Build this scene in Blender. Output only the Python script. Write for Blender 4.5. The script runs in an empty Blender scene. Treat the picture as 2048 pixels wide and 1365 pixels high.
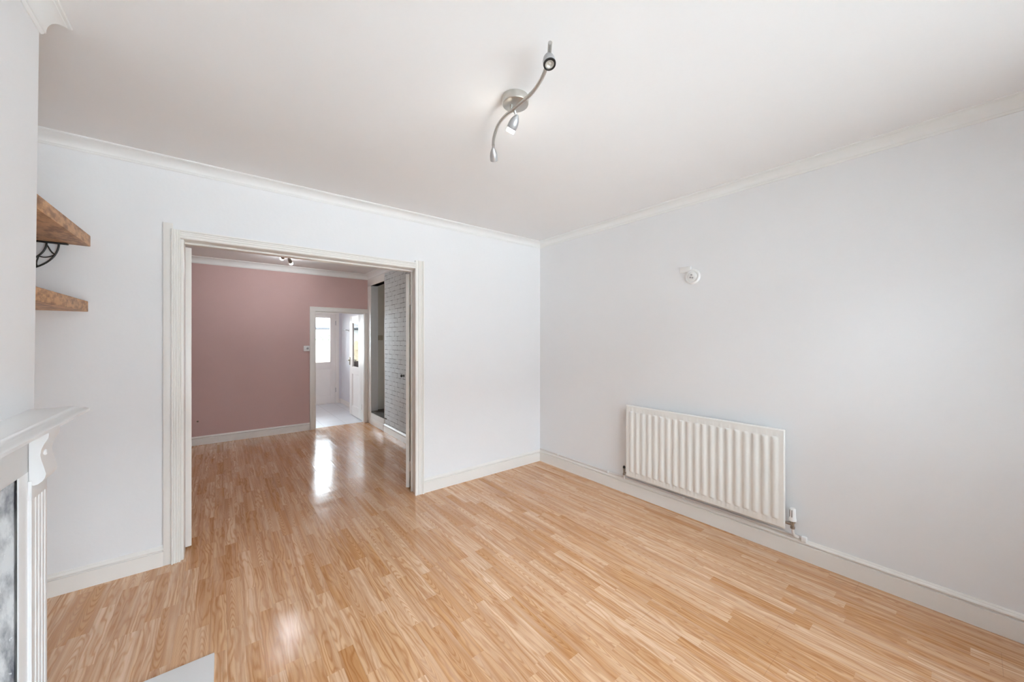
import bpy, bmesh, math, random
from mathutils import Vector, Matrix
random.seed(7)
D = bpy.data
scene = bpy.context.scene
COL = scene.collection

# ------------------------------------------------------------------ materials
def new_mat(name):
    m = D.materials.new(name); m.use_nodes = True
    nt = m.node_tree; b = nt.nodes['Principled BSDF']
    return m, nt, b

def nd(nt, t, **kw):
    n = nt.nodes.new(t)
    for k, v in kw.items(): setattr(n, k, v)
    return n

def mth(nt, op, a, b=None, c=None):
    n = nt.nodes.new('ShaderNodeMath'); n.operation = op
    for i, v in enumerate((a, b, c)):
        if v is None: continue
        if isinstance(v, (int, float)): n.inputs[i].default_value = v
        else: nt.links.new(v, n.inputs[i])
    return n.outputs[0]

def mixc(nt, fac, a, b, mode='MIX'):
    n = nt.nodes.new('ShaderNodeMix'); n.data_type = 'RGBA'; n.blend_type = mode
    for s, v in ((n.inputs[0], fac), (n.inputs[6], a), (n.inputs[7], b)):
        if isinstance(v, (int, float)): s.default_value = v
        elif isinstance(v, tuple): s.default_value = (*v, 1) if len(v) == 3 else v
        else: nt.links.new(v, s)
    return n.outputs[2]

def noise(nt, vec, scale, detail=2, rough=.5):
    n = nt.nodes.new('ShaderNodeTexNoise')
    n.inputs['Scale'].default_value = scale; n.inputs['Detail'].default_value = detail
    n.inputs['Roughness'].default_value = rough
    if vec is not None: nt.links.new(vec, n.inputs['Vector'])
    return n.outputs[0]

def scaled(nt, vec, s):
    n = nt.nodes.new('ShaderNodeMapping'); n.inputs['Scale'].default_value = s
    nt.links.new(vec, n.inputs['Vector']); return n.outputs[0]

def bump(nt, h, strength, dist, b):
    n = nt.nodes.new('ShaderNodeBump'); n.inputs['Strength'].default_value = strength
    n.inputs['Distance'].default_value = dist
    nt.links.new(h, n.inputs['Height']); nt.links.new(n.outputs[0], b.inputs['Normal'])

def ocoord(nt): return nt.nodes.new('ShaderNodeTexCoord').outputs['Object']

def paint(name, col, rough=.6, bscale=60, bstr=.08, var=.03, spec=.5, metal=0):
    """plain painted / moulded surface with faint mottling and surface texture"""
    m, nt, b = new_mat(name); co = ocoord(nt)
    n1 = noise(nt, co, 3.0, 4)
    dark = tuple(c * (1 - var) for c in col)
    lite = tuple(min(1, c * (1 + var)) for c in col)
    nt.links.new(mixc(nt, n1, dark, lite), b.inputs['Base Color'])
    b.inputs['Roughness'].default_value = rough
    b.inputs['Specular IOR Level'].default_value = spec
    b.inputs['Metallic'].default_value = metal
    if bstr: bump(nt, noise(nt, co, bscale, 3), bstr, .004, b)
    return m

WALL   = paint('white emulsion wall', (.82, .82, .83), .85, 45, .12, .012, .3)
CEIL   = paint('white ceiling paint', (.83, .82, .82), .9, 30, .10, .01, .25)
TRIM   = paint('white gloss trim paint', (.83, .805, .77), .32, 25, .05, .01)
SHELFW = paint('white mantel paint', (.82, .82, .82), .28, 20, .04, .01)
COVE   = paint('white coving paint', (.83, .83, .82), .7, 40, .06, .01, .3)
PINK   = paint('dusty pink wall paint', (.60, .415, .395), .75, 60, .15, .04, .3)
LILAC  = paint('pale lilac wall paint', (.72, .725, .765), .8, 50, .08, .01, .3)
STAIRW = paint('stairwell cream paint', (.74, .71, .65), .8, 40, .08, .03, .3)
RADW   = paint('radiator white enamel', (.82, .81, .78), .3, 20, .02, .005)
PLAST  = paint('white plastic', (.83, .83, .82), .35, 30, 0, .005)
BEIGE  = paint('aged beige plastic', (.42, .36, .27), .4, 30, 0, .02)
IRON   = paint('black wrought iron', (.012, .011, .010), .5, 80, .2, .1)
NICKEL = paint('brushed nickel', (.60, .585, .55), .38, 120, .02, .04, .5, 1)
SILVER = paint('satin silver paint', (.45, .45, .46), .35, 60, .02, .03, .5, .6)
BRASSD = paint('tarnished brass', (.22, .18, .13), .35, 60, .05, .1, .5, .9)
CHROME = paint('dull chrome valve', (.38, .34, .30), .3, 60, .05, .08, .5, 1)
BLACK  = paint('black rubber', (.01, .01, .01), .5, 60, .02, .05)
COPPER = paint('painted copper pipe', (.74, .70, .68), .4, 40, .03, .03)
CARPET = paint('dark brown stair carpet', (.125, .112, .098), 1, 300, .8, .3, .1)
CONC   = paint('yard paving', (.42, .40, .37), .9, 20, .3, .1)
CONCF  = paint('pale light-bouncing street paving', (.72, .70, .675), .9, 20, .3, .05)
BLOCKER   = paint('grey street light blocker', (.40, .385, .385), .9, 20, .3, .1)  # for the unseen block added to hold back window light
FENCEM = paint('pale fence timber', (.62, .50, .34), .8, 30, .2, .12)
POSTM  = paint('brown fence post', (.22, .15, .10), .8, 30, .2, .12)
LEAFM  = paint('grey green leaves', (.12, .20, .10), .6, 30, .2, .3)
RENDER = paint('white outbuilding render', (.7, .69, .66), .9, 30, .2, .03)
GUTM   = paint('black plastic gutter', (.03, .03, .035), .4, 30, 0, .05)

def mat_emit(name, col, s):
    m, nt, b = new_mat(name)
    b.inputs['Base Color'].default_value = (.8, .8, .8, 1)
    b.inputs['Emission Color'].default_value = (*col, 1)
    b.inputs['Emission Strength'].default_value = s
    return m
BULB = mat_emit('lit halogen bulb', (1, .97, .88), 2.8)
BULBFAR = mat_emit('lit far bulb', (.92, .97, 1), 18.0)
BULBOFF = paint('unlit bulb glass', (.55, .54, .50), .12, 40, 0, .2, .8, .3)

def mat_glass():
    m = D.materials.new('clear window glass'); m.use_nodes = True
    nt = m.node_tree; nt.nodes.clear()
    out = nd(nt, 'ShaderNodeOutputMaterial'); mix = nd(nt, 'ShaderNodeMixShader')
    tr = nd(nt, 'ShaderNodeBsdfTransparent'); gl = nd(nt, 'ShaderNodeBsdfGlossy')
    gl.inputs['Roughness'].default_value = .02
    tr.inputs['Color'].default_value = (.95, .97, .96, 1)
    fr = nd(nt, 'ShaderNodeFresnel'); fr.inputs['IOR'].default_value = 1.5
    nt.links.new(fr.outputs[0], mix.inputs[0]); nt.links.new(tr.outputs[0], mix.inputs[1])
    nt.links.new(gl.outputs[0], mix.inputs[2]); nt.links.new(mix.outputs[0], out.inputs[0])
    return m
GLASS = mat_glass()

def mat_floor():
    m, nt, b = new_mat('oak strip laminate'); co = ocoord(nt)
    sx = nd(nt, 'ShaderNodeSeparateXYZ'); nt.links.new(co, sx.inputs[0])
    x, y = sx.outputs[0], sx.outputs[1]
    W, L = .0655, .47
    xs = mth(nt, 'DIVIDE', mth(nt, 'ADD', x, 10.0), W)
    strip = mth(nt, 'FLOOR', xs)
    def wn(v):
        n = nd(nt, 'ShaderNodeTexWhiteNoise', noise_dimensions='1D'); nt.links.new(v, n.inputs['W'])
        return n
    h1 = wn(strip).outputs[0]
    ys = mth(nt, 'ADD', mth(nt, 'DIVIDE', y, L), mth(nt, 'MULTIPLY', h1, 7.31))
    cell = mth(nt, 'FLOOR', ys)
    idv = mth(nt, 'ADD', mth(nt, 'MULTIPLY', strip, 13.71), mth(nt, 'MULTIPLY', cell, 7.137))
    w2 = wn(idv); r1 = w2.outputs[0]
    sc = nd(nt, 'ShaderNodeSeparateColor'); nt.links.new(w2.outputs[1], sc.inputs[0])
    r2, r3, r4 = sc.outputs[0], sc.outputs[1], sc.outputs[2]
    fx = mth(nt, 'SUBTRACT', mth(nt, 'FRACT', xs), .5)
    # per-strip offset of the grain field
    off = nd(nt, 'ShaderNodeCombineXYZ')
    nt.links.new(mth(nt, 'MULTIPLY', r2, 37.0), off.inputs[0])
    nt.links.new(mth(nt, 'MULTIPLY', r3, 53.0), off.inputs[1])
    nt.links.new(mth(nt, 'MULTIPLY', r4, 11.0), off.inputs[2])
    va = nd(nt, 'ShaderNodeVectorMath', operation='ADD'); nt.links.new(co, va.inputs[0]); nt.links.new(off.outputs[0], va.inputs[1])
    gco = va.outputs[0]
    nlow = noise(nt, scaled(nt, gco, (15, 2.1, 1)), 1.0, 2)
    nmid = noise(nt, scaled(nt, gco, (45, 5, 1)), 1.0, 2)
    # cathedral rings
    cx = mth(nt, 'ADD', fx, mth(nt, 'MULTIPLY', mth(nt, 'SUBTRACT', r4, .5), .55))
    par = mth(nt, 'MULTIPLY', mth(nt, 'MULTIPLY', cx, cx), 22.0)
    sgn = mth(nt, 'SUBTRACT', mth(nt, 'MULTIPLY', mth(nt, 'GREATER_THAN', r2, .5), 2.0), 1.0)
    v1 = mth(nt, 'ADD', mth(nt, 'ADD', mth(nt, 'MULTIPLY', par, sgn), mth(nt, 'MULTIPLY', y, 17.0)),
             mth(nt, 'ADD', mth(nt, 'MULTIPLY', nlow, 5.5), mth(nt, 'MULTIPLY', nmid, 1.0)))
    v2 = mth(nt, 'ADD', mth(nt, 'MULTIPLY', fx, 3.0), mth(nt, 'ADD', mth(nt, 'ADD', mth(nt, 'MULTIPLY', nlow, 7.0), mth(nt, 'MULTIPLY', nmid, 1.6)), mth(nt, 'MULTIPLY', y, .9)))
    sel = mth(nt, 'GREATER_THAN', r3, .62)
    v = mth(nt, 'ADD', mth(nt, 'MULTIPLY', v1, sel), mth(nt, 'MULTIPLY', v2, mth(nt, 'SUBTRACT', 1.0, sel)))
    s = mth(nt, 'MULTIPLY_ADD', mth(nt, 'SINE', mth(nt, 'MULTIPLY', v, 6.2832)), .5, .5)
    s = mth(nt, 'POWER', s, 2.4)
    pores = noise(nt, scaled(nt, gco, (420, 14, 1)), 1.0, 2, .7)
    streak = noise(nt, scaled(nt, gco, (60, 1.1, 1)), 1.0, 3)
    light = mixc(nt, r1, (.62, .325, .135), (.80, .54, .35))
    dark = mixc(nt, r1, (.44, .18, .058), (.58, .30, .14))
    c = mixc(nt, mth(nt, 'MULTIPLY', s, .85), light, dark)
    c = mixc(nt, mth(nt, 'MULTIPLY', mth(nt, 'SUBTRACT', streak, .38), 2.2), c, (.40, .165, .055))
    pale = noise(nt, scaled(nt, gco, (22, 1.6, 1)), 1.0, 3)
    pf = mth(nt, 'MULTIPLY', mth(nt, 'MAXIMUM', mth(nt, 'SUBTRACT', pale, .46), 0.0), 1.9)
    c = mixc(nt, mth(nt, 'MINIMUM', pf, .6), c, (.80, .56, .39))
    pm = mth(nt, 'MULTIPLY', mth(nt, 'GREATER_THAN', pores, .62), .16)
    c = mixc(nt, pm, c, (.30, .15, .06))
    # joints between strips (faint) and between three-strip boards (clear)
    ex = mth(nt, 'SUBTRACT', .5, mth(nt, 'ABSOLUTE', fx))
    j1 = mth(nt, 'LESS_THAN', ex, .010)
    bx3 = mth(nt, 'FRACT', mth(nt, 'DIVIDE', xs, 3.0))
    eb = mth(nt, 'SUBTRACT', .5, mth(nt, 'ABSOLUTE', mth(nt, 'SUBTRACT', bx3, .5)))
    j3 = mth(nt, 'LESS_THAN', eb, .0045)
    bstrip = mth(nt, 'FLOOR', mth(nt, 'DIVIDE', xs, 3.0))
    yb = mth(nt, 'FRACT', mth(nt, 'ADD', mth(nt, 'DIVIDE', y, 1.285), mth(nt, 'MULTIPLY', wn(mth(nt, 'ADD', bstrip, .37)).outputs[0], 5.0)))
    jy = mth(nt, 'LESS_THAN', mth(nt, 'SUBTRACT', .5, mth(nt, 'ABSOLUTE', mth(nt, 'SUBTRACT', yb, .5))), .0010)
    jb = mth(nt, 'MAXIMUM', j3, jy)
    jj = mth(nt, 'MAXIMUM', mth(nt, 'MULTIPLY', j1, .16), mth(nt, 'MULTIPLY', jb, .22))
    c = mixc(nt, jj, c, (.20, .10, .05))
    nt.links.new(c, b.inputs['Base Color'])
    scuff = noise(nt, scaled(nt, co, (2.2, 1.4, 1)), 1.0, 5, .65)
    scr = noise(nt, scaled(nt, co, (14, 60, 1)), 1.0, 3, .6)
    mr = nd(nt, 'ShaderNodeMapRange'); mr.inputs[1].default_value = .40; mr.inputs[2].default_value = .72
    mr.inputs[3].default_value = .11; mr.inputs[4].default_value = .27
    nt.links.new(mth(nt, 'ADD', mth(nt, 'MULTIPLY', scuff, .8), mth(nt, 'MULTIPLY', scr, .2)), mr.inputs[0])
    nt.links.new(mr.outputs[0], b.inputs['Roughness'])
    b.inputs['Specular IOR Level'].default_value = .62
    # swollen board edges and a gentle unevenness
    edge = mth(nt, 'MULTIPLY', mth(nt, 'SMOOTH_MIN', eb, .05, .03), 6.0)
    hgt = mth(nt, 'ADD', mth(nt, 'MULTIPLY', noise(nt, scaled(nt, co, (2.5, 9, 1)), 1.0, 2), 1.5), mth(nt, 'SUBTRACT', mth(nt, 'MULTIPLY', jb, -.35), edge))
    bump(nt, hgt, .16, .004, b)
    return m
FLOOR = mat_floor()

def mat_brickpaper():
    m, nt, b = new_mat('white brick wallpaper'); co = ocoord(nt)
    sx = nd(nt, 'ShaderNodeSeparateXYZ'); nt.links.new(co, sx.inputs[0])
    cb = nd(nt, 'ShaderNodeCombineXYZ'); nt.links.new(sx.outputs[1], cb.inputs[0]); nt.links.new(sx.outputs[2], cb.inputs[1])
    wob = nd(nt, 'ShaderNodeVectorMath', operation='ADD')
    nz = nd(nt, 'ShaderNodeTexNoise'); nz.inputs['Scale'].default_value = 14; nt.links.new(co, nz.inputs['Vector'])
    sub = nd(nt, 'ShaderNodeVectorMath', operation='MULTIPLY_ADD'); nt.links.new(nz.outputs['Color'], sub.inputs[0])
    sub.inputs[1].default_value = (.012,) * 3; sub.inputs[2].default_value = (-.006,) * 3
    nt.links.new(cb.outputs[0], wob.inputs[0]); nt.links.new(sub.outputs[0], wob.inputs[1])
    br = nd(nt, 'ShaderNodeTexBrick'); nt.links.new(wob.outputs[0], br.inputs['Vector'])
    br.inputs['Scale'].default_value = 1; br.inputs['Brick Width'].default_value = .215
    br.inputs['Row Height'].default_value = .067; br.inputs['Mortar Size'].default_value = .0045
    br.inputs['Mortar Smooth'].default_value = .3
    br.inputs['Color1'].default_value = (.66, .69, .70, 1); br.inputs['Color2'].default_value = (.57, .60, .61, 1)
    br.inputs['Mortar'].default_value = (.17, .18, .19, 1)
    mot = noise(nt, co, 30, 4)
    brk = noise(nt, co, 9, 3)
    c = mixc(nt, mth(nt, 'MULTIPLY', mth(nt, 'GREATER_THAN', brk, .50), .72), br.outputs[0], (.61, .64, .65))
    c = mixc(nt, mth(nt, 'MULTIPLY', mth(nt, 'SUBTRACT', mot, .35), .5), c, (.48, .50, .50))
    nt.links.new(c, b.inputs['Base Color']); b.inputs['Roughness'].default_value = .7
    return m
BRICKP = mat_brickpaper()

def mat_osb():
    m, nt, b = new_mat('waxed pine board'); co = ocoord(nt)
    n1 = noise(nt, scaled(nt, co, (30, 14, 34)), 1, 4, .6)
    n2 = noise(nt, scaled(nt, co, (60, 4, 60)), 1, 4, .6)
    cr = nd(nt, 'ShaderNodeValToRGB'); nt.links.new(n1, cr.inputs[0])
    e = cr.color_ramp.elements; e[0].position = .36; e[0].color = (.27, .14, .075, 1); e[1].position = .58; e[1].color = (.68, .385, .195, 1)
    c = mixc(nt, mth(nt, 'MULTIPLY', n2, .4), cr.outputs[0], (.35, .19, .09))
    nt.links.new(c, b.inputs['Base Color']); b.inputs['Roughness'].default_value = .55
    return m
WOOD = mat_osb()

def mat_streaky():
    m, nt, b = new_mat('streaky painted fireplace cheek'); co = ocoord(nt)
    n1 = noise(nt, scaled(nt, co, (24, 24, 7)), 1, 5, .6)
    n2 = noise(nt, scaled(nt, co, (90, 90, 40)), 1, 4, .6)
    cr = nd(nt, 'ShaderNodeValToRGB'); nt.links.new(n1, cr.inputs[0])
    e = cr.color_ramp.elements; e[0].position = .36; e[0].color = (.17, .17, .19, 1); e[1].position = .58; e[1].color = (.74, .73, .72, 1)
    c = mixc(nt, mth(nt, 'MULTIPLY', mth(nt, 'GREATER_THAN', n2, .66), .8), cr.outputs[0], (.8, .8, .8))
    nt.links.new(c, b.inputs['Base Color']); b.inputs['Roughness'].default_value = .7
    bump(nt, n1, .4, .01, b)
    return m
STREAK = mat_streaky()

def mat_tiles():
    m, nt, b = new_mat('white floor tiles'); co = ocoord(nt)
    br = nd(nt, 'ShaderNodeTexBrick'); nt.links.new(co, br.inputs['Vector'])
    br.offset = 0; br.inputs['Scale'].default_value = 1
    br.inputs['Brick Width'].default_value = .33; br.inputs['Row Height'].default_value = .33; br.inputs['Mortar Size'].default_value = .004
    br.inputs['Color1'].default_value = (.72, .73, .75, 1); br.inputs['Color2'].default_value = (.69, .70, .73, 1); br.inputs['Mortar'].default_value = (.5, .5, .52, 1)
    nt.links.new(br.outputs[0], b.inputs['Base Color']); b.inputs['Roughness'].default_value = .3
    return m
TILES = mat_tiles()

def mat_roof():
    m, nt, b = new_mat('grey roof tiles'); co = ocoord(nt)
    br = nd(nt, 'ShaderNodeTexBrick'); nt.links.new(co, br.inputs['Vector'])
    br.inputs['Scale'].default_value = 1; br.inputs['Brick Width'].default_value = .25; br.inputs['Row Height'].default_value = .3; br.inputs['Mortar Size'].default_value = .03
    br.inputs['Color1'].default_value = (.5, .47, .45, 1); br.inputs['Color2'].default_value = (.44, .41, .40, 1); br.inputs['Mortar'].default_value = (.25, .24, .24, 1)
    nt.links.new(br.outputs[0], b.inputs['Base Color']); b.inputs['Roughness'].default_value = .8
    return m
ROOFM = mat_roof()

# ------------------------------------------------------------------ mesh helpers
def box(bm, x0, x1, y0, y1, z0, z1, bev=0, seg=2):
    t = bmesh.new()
    bmesh.ops.create_cube(t, size=1)
    bmesh.ops.scale(t, vec=(x1 - x0, y1 - y0, z1 - z0), verts=t.verts)
    bmesh.ops.translate(t, vec=((x0 + x1) / 2, (y0 + y1) / 2, (z0 + z1) / 2), verts=t.verts)
    if bev: bmesh.ops.bevel(t, geom=t.edges[:], offset=bev, segments=seg, affect='EDGES', profile=.5)
    me = D.meshes.new('tmp'); t.to_mesh(me); t.free(); bm.from_mesh(me); D.meshes.remove(me)
    return bm

def prism(bm, pts, axis, a0, a1):
    """polygon pts (2D) extruded along axis 0/1/2 from a0 to a1"""
    def mk(p, a):
        q = list(p); q.insert(axis, a); return q
    lo = [bm.verts.new(mk(p, a0)) for p in pts]; hi = [bm.verts.new(mk(p, a1)) for p in pts]
    n = len(pts)
    for i in range(n): bm.faces.new((lo[i], lo[(i + 1) % n], hi[(i + 1) % n], hi[i]))
    bm.faces.new(lo[::-1]); bm.faces.new(hi)
    bmesh.ops.recalc_face_normals(bm, faces=bm.faces)
    return bm

def sweep(bm, prof, path, i0=0, i1=None, closed=False):
    """profile (out, z) swept along an XY path with mitred corners; out = left of travel"""
    n = len(path); i1 = n - 1 if i1 is None else i1
    P = [Vector((p[0], p[1])) for p in path]
    def nrm(a, b):
        d = (b - a).normalized(); return Vector((-d.y, d.x))
    rings = []
    for k in range(i0, i1 + 1):
        kk = k % n
        prv = P[(kk - 1) % n] if (closed or kk > 0) else None
        nxt = P[(kk + 1) % n] if (closed or kk < n - 1) else None
        n1 = nrm(prv, P[kk]) if prv is not None else None
        n2 = nrm(P[kk], nxt) if nxt is not None else None
        if n1 is None: mi = n2
        elif n2 is None: mi = n1
        else: mi = (n1 + n2) / max(.05, 1 + n1.dot(n2))
        rings.append([bm.verts.new((P[kk].x + mi.x * o, P[kk].y + mi.y * o, z)) for o, z in prof])
    m = len(prof)
    for a, b in zip(rings, rings[1:]):
        for j in range(m): bm.faces.new((a[j], a[(j + 1) % m], b[(j + 1) % m], b[j]))
    bm.faces.new(rings[0][::-1]); bm.faces.new(rings[-1])
    bmesh.ops.recalc_face_normals(bm, faces=bm.faces)
    return bm

def tube(bm, pts, r, seg=12):
    P = [Vector(p) for p in pts]; n = len(P)
    R = r if isinstance(r, (list, tuple)) else [r] * n
    t0 = (P[1] - P[0]).normalized()
    u = t0.orthogonal().normalized()
    rings = []
    for i in range(n):
        t = (P[min(i + 1, n - 1)] - P[max(i - 1, 0)]).normalized()
        u = (u - t * u.dot(t)).normalized(); w = t.cross(u)
        rings.append([bm.verts.new(P[i] + (u * math.cos(2 * math.pi * k / seg) + w * math.sin(2 * math.pi * k / seg)) * R[i]) for k in range(seg)])
    for a, b in zip(rings, rings[1:]):
        for k in range(seg): bm.faces.new((a[k], a[(k + 1) % seg], b[(k + 1) % seg], b[k]))
    bm.faces.new(rings[0][::-1]); bm.faces.new(rings[-1])
    bmesh.ops.recalc_face_normals(bm, faces=bm.faces)
    return bm

def lathe(bm, o, axis, prof, seg=28):
    """prof: list of (t along axis, radius)"""
    o = Vector(o); a = Vector(axis).normalized(); u = a.orthogonal().normalized(); w = a.cross(u)
    rings = []
    for t, r in prof:
        r = max(r, 1e-5)
        rings.append([bm.verts.new(o + a * t + (u * math.cos(2 * math.pi * k / seg) + w * math.sin(2 * math.pi * k / seg)) * r) for k in range(seg)])
    for A, B in zip(rings, rings[1:]):
        for k in range(seg): bm.faces.new((A[k], A[(k + 1) % seg], B[(k + 1) % seg], B[k]))
    bm.faces.new(rings[0][::-1]); bm.faces.new(rings[-1])
    bmesh.ops.recalc_face_normals(bm, faces=bm.faces)
    return bm

def spline(pts, n=8):
    """Catmull-Rom through pts"""
    P = [Vector(p) for p in pts]; out = []
    for i in range(len(P) - 1):
        p0 = P[max(i - 1, 0)]; p1 = P[i]; p2 = P[i + 1]; p3 = P[min(i + 2, len(P) - 1)]
        for k in range(n):
            t = k / n
            out.append(.5 * ((2 * p1) + (p2 - p0) * t + (2 * p0 - 5 * p1 + 4 * p2 - p3) * t * t + (3 * p1 - p0 - 3 * p2 + p3) * t ** 3))
    out.append(P[-1]); return out

def obj(name, bm, mat, parent=None, smooth=True, label=None, cat=None, group=None, kind=None):
    me = D.meshes.new(name); bm.to_mesh(me); bm.free()
    me.materials.append(mat)
    if smooth:
        for p in me.polygons: p.use_smooth = True
        me.set_sharp_from_angle(angle=math.radians(32))
    o = D.objects.new(name, me); COL.objects.link(o)
    if parent is not None:
        o.parent = parent
        base = Vector((0, 0, 0)); q = parent
        while q is not None:
            base += q.location; q = q.parent
        me.transform(Matrix.Translation(-base))     # mesh kept in its thing's own space
    if label: o['label'] = label
    if cat: o['category'] = cat
    if group: o['group'] = group
    if kind: o['kind'] = kind
    return o

def B(): return bmesh.new()

def struct(name, bm, mat, label=None, cat=None, parent=None, smooth=True):
    o = obj(name, bm, mat, parent, smooth)
    if parent is None:
        o['kind'] = 'structure'
        if label: o['label'] = label
        if cat: o['category'] = cat
    return o

def thing(name, loc, label, cat, group=None, kind=None):
    o = D.objects.new(name, None); COL.objects.link(o); o.location = loc
    o.empty_display_size = .1
    o['label'] = label; o['category'] = cat
    if group: o['group'] = group
    if kind: o['kind'] = kind
    return o

def copy_tree(o, parent=None):
    c = o.copy(); COL.objects.link(c)
    if parent is not None: c.parent = parent
    for ch in list(o.children): copy_tree(ch, c)
    return c

# ------------------------------------------------------------------ dimensions
XR, YB, ZC = 2.945, 3.172, 2.56        # right wall, partition wall, ceiling
XL, XB, YBC, YBN = -.93, -.49, 1.985, .35   # alcove wall, chimney breast face, its corners
YF0 = -1.0                             # window wall behind the camera
OX0, OX1, OZ = -.205, 1.39, 2.07       # double doorway
YP2 = 3.30                             # far face of the partition
FX, FY, FZ = 1.99, 6.50, 2.54          # far room: right wall, pink wall, ceiling
KY0, KY1, KX = 6.60, 8.90, 2.13        # kitchen

# ------------------------------------------------------------------ room shell
struct('floor', box(B(), XL - .1, XR + .1, YF0 - .2, 6.56, -.06, 0), FLOOR, 'glossy oak strip laminate floor running through both rooms', 'floor')
struct('floor_kitchen', box(B(), XL - .1, KX + .2, 6.56, KY1 + .1, -.06, 0), TILES, 'white tiled kitchen floor beyond the far doorway', 'floor')
struct('ceiling', box(B(), XL - .1, XR + .1, YF0 - .2, YP2, ZC, ZC + .1), CEIL, 'white ceiling of the front room with the curved spotlight bar', 'ceiling')
struct('ceiling_far', box(B(), XL - .1, XR + .1, YP2, KY0, FZ, FZ + .12), CEIL, 'ceiling of the pink room seen under the doorway head', 'ceiling')
struct('ceiling_kitchen', box(B(), XL - .1, KX + .2, KY0, KY1 + .1, 2.4, 2.5), CEIL, 'white kitchen ceiling', 'ceiling')

struct('wall_right', box(B(), XR, XR + .12, YF0 - .2, YP2, 0, ZC), WALL, 'white right wall behind the radiator', 'wall')
bm = B()
box(bm, XL, OX0, YB, YP2, 0, ZC); box(bm, OX1 + .03, XR, YB, YP2, 0, ZC); box(bm, OX0, OX1 + .03, YB, YP2, OZ + .02, ZC)
struct('wall_back', bm, WALL, 'white partition wall around the wide doorway', 'wall')
struct('wall_left', box(B(), XL - .12, XL, YF0 - .2, KY1 + .1, 0, ZC), WALL, 'white alcove wall at the left behind the shelves', 'wall')
bm = B()
ZO = 1.03
box(bm, XL, XB, 1.80, YBC, 0, ZC)              # pier beside the fire opening
box(bm, XL, XB, YBN, .60, 0, ZC)
box(bm, XL, XB, .60, 1.80, ZO, ZC)
box(bm, XL, -.86, .60, 1.80, 0, ZO)
for v in bm.verts:                              # the old breast is a little out of plumb
    if v.co.x > -.6: v.co.x = -.488 - (2.47 - v.co.z) * .0084
struct('wall_chimney', bm, WALL, 'white chimney breast above the mantelpiece at the left edge', 'wall')
# window wall behind the camera
WX0, WX1, WZ0, WZ1 = -.25, 2.45, .55, 2.30
bm = B()
box(bm, XL, WX0, YF0 - .2, YF0, 0, ZC); box(bm, WX1, XR, YF0 - .2, YF0, 0, ZC)
box(bm, WX0, WX1, YF0 - .2, YF0, 0, WZ0); box(bm, WX0, WX1, YF0 - .2, YF0, WZ1, ZC)
struct('wall_front', bm, WALL, 'white window wall behind the viewer', 'wall')

# far room shell
RY0, RY1, RZ = 5.69, 6.33, 2.34       # stair recess in its right wall
DX0, DX1, DZ = 1.173, 1.915, 1.875    # kitchen doorway in the pink wall
bm = B()
box(bm, XL, DX0 - .012, FY, KY0, 0, FZ); box(bm, DX1 + .012, FX + .9, FY, KY0, 0, FZ); box(bm, DX0 - .012, DX1 + .012, FY, KY0, DZ + .012, FZ)
struct('wall_pink', bm, PINK, 'dusty pink end wall of the far room', 'wall')
bm = B()
box(bm, FX, FX + .11, YP2, RY0, 0, FZ)
struct('wall_stair_head', box(B(), FX, FX + .11, RY0, RY1, RZ, FZ), WALL, 'piece of wall above the stair opening', 'wall')
struct('wall_brick', bm, BRICKP, 'wall papered in white brick pattern beside the stair opening', 'wall')
bm = B()
struct('wall_stair_post', box(B(), FX, FX + .11, RY1, FY, 0, FZ), WALL, 'short piece of wall between the stair opening and the corner', 'wall')
box(bm, FX + .11, FX + .9, RY1 + .09, FY, 0, FZ)
struct('wall_stairwell', bm, STAIRW, 'dim cream stairwell wall inside the stair opening', 'wall')
struct('wall_stairwell_side', box(B(), FX + .11, FX + .9, RY0 - .22, RY0 - .12, 0, FZ), STAIRW, 'hidden side wall of the stairwell', 'wall')
struct('wall_stairwell_end', box(B(), FX + .9, FX + 1.0, RY0 - .22, FY, 0, FZ), STAIRW, 'end wall of the stairwell', 'wall')
# kitchen shell
BX0, BX1, BZ = 1.20, 2.03, 2.02       # back door opening
KW0, KW1 = -.85, 1.05
bm = B()
box(bm, XL, KW0, KY1, KY1 + .12, 0, 2.4); box(bm, KW0, KW1, KY1, KY1 + .12, 0, .85); box(bm, KW0, KW1, KY1, KY1 + .12, 2.28, 2.4)
box(bm, KW1, BX0, KY1, KY1 + .12, 0, 2.4); box(bm, BX1, KX, KY1, KY1 + .12, 0, 2.4); box(bm, BX0, BX1, KY1, KY1 + .12, BZ, 2.4)
struct('wall_kitchen_back', bm, LILAC, 'pale lilac kitchen wall around the back door', 'wall')
struct('wall_kitchen_right', box(B(), KX, KX + .12, KY0, KY1 + .12, 0, 2.4), LILAC, 'pale lilac side wall of the kitchen', 'wall')

# ------------------------------------------------------------------ coving
def cove_prof(zc, w=.085, h=.062):
    p = [(0, zc), (0, zc - h), (.005, zc - h), (.009, zc - h + .004), (.011, zc - h + .010)]
    x0, z0, x1, z1 = .014, zc - h + .012, w - .012, zc - .010
    for k in range(9):
        a = k / 8 * math.pi / 2
        p.append((x0 + (x1 - x0) * (1 - math.cos(a)), z0 + (z1 - z0) * math.sin(a)))
    p += [(w - .010, zc - .008), (w - .002, zc - .008), (w, zc - .005), (w, zc)]
    return p
loop = [(XR, YF0), (XR, YB), (XL, YB), (XL, YBC), (XB, YBC), (XB, YBN), (XL, YBN), (XL, YF0)]
CL = ['coving along the top of the right wall', 'coving along the top of the partition wall', 'coving along the top of the alcove wall',
      'short coving on the side of the chimney breast', 'coving on the face of the chimney breast', 'coving on the near side of the chimney breast', 'coving on the near left wall', 'coving above the front window']
for k in range(8):
    struct('trim_coving', sweep(B(), cove_prof(ZC) if k not in (3, 4, 5) else cove_prof(ZC, .064, .088), loop, k, k + 1, True), COVE, 'white ' + CL[k], 'coving')
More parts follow.
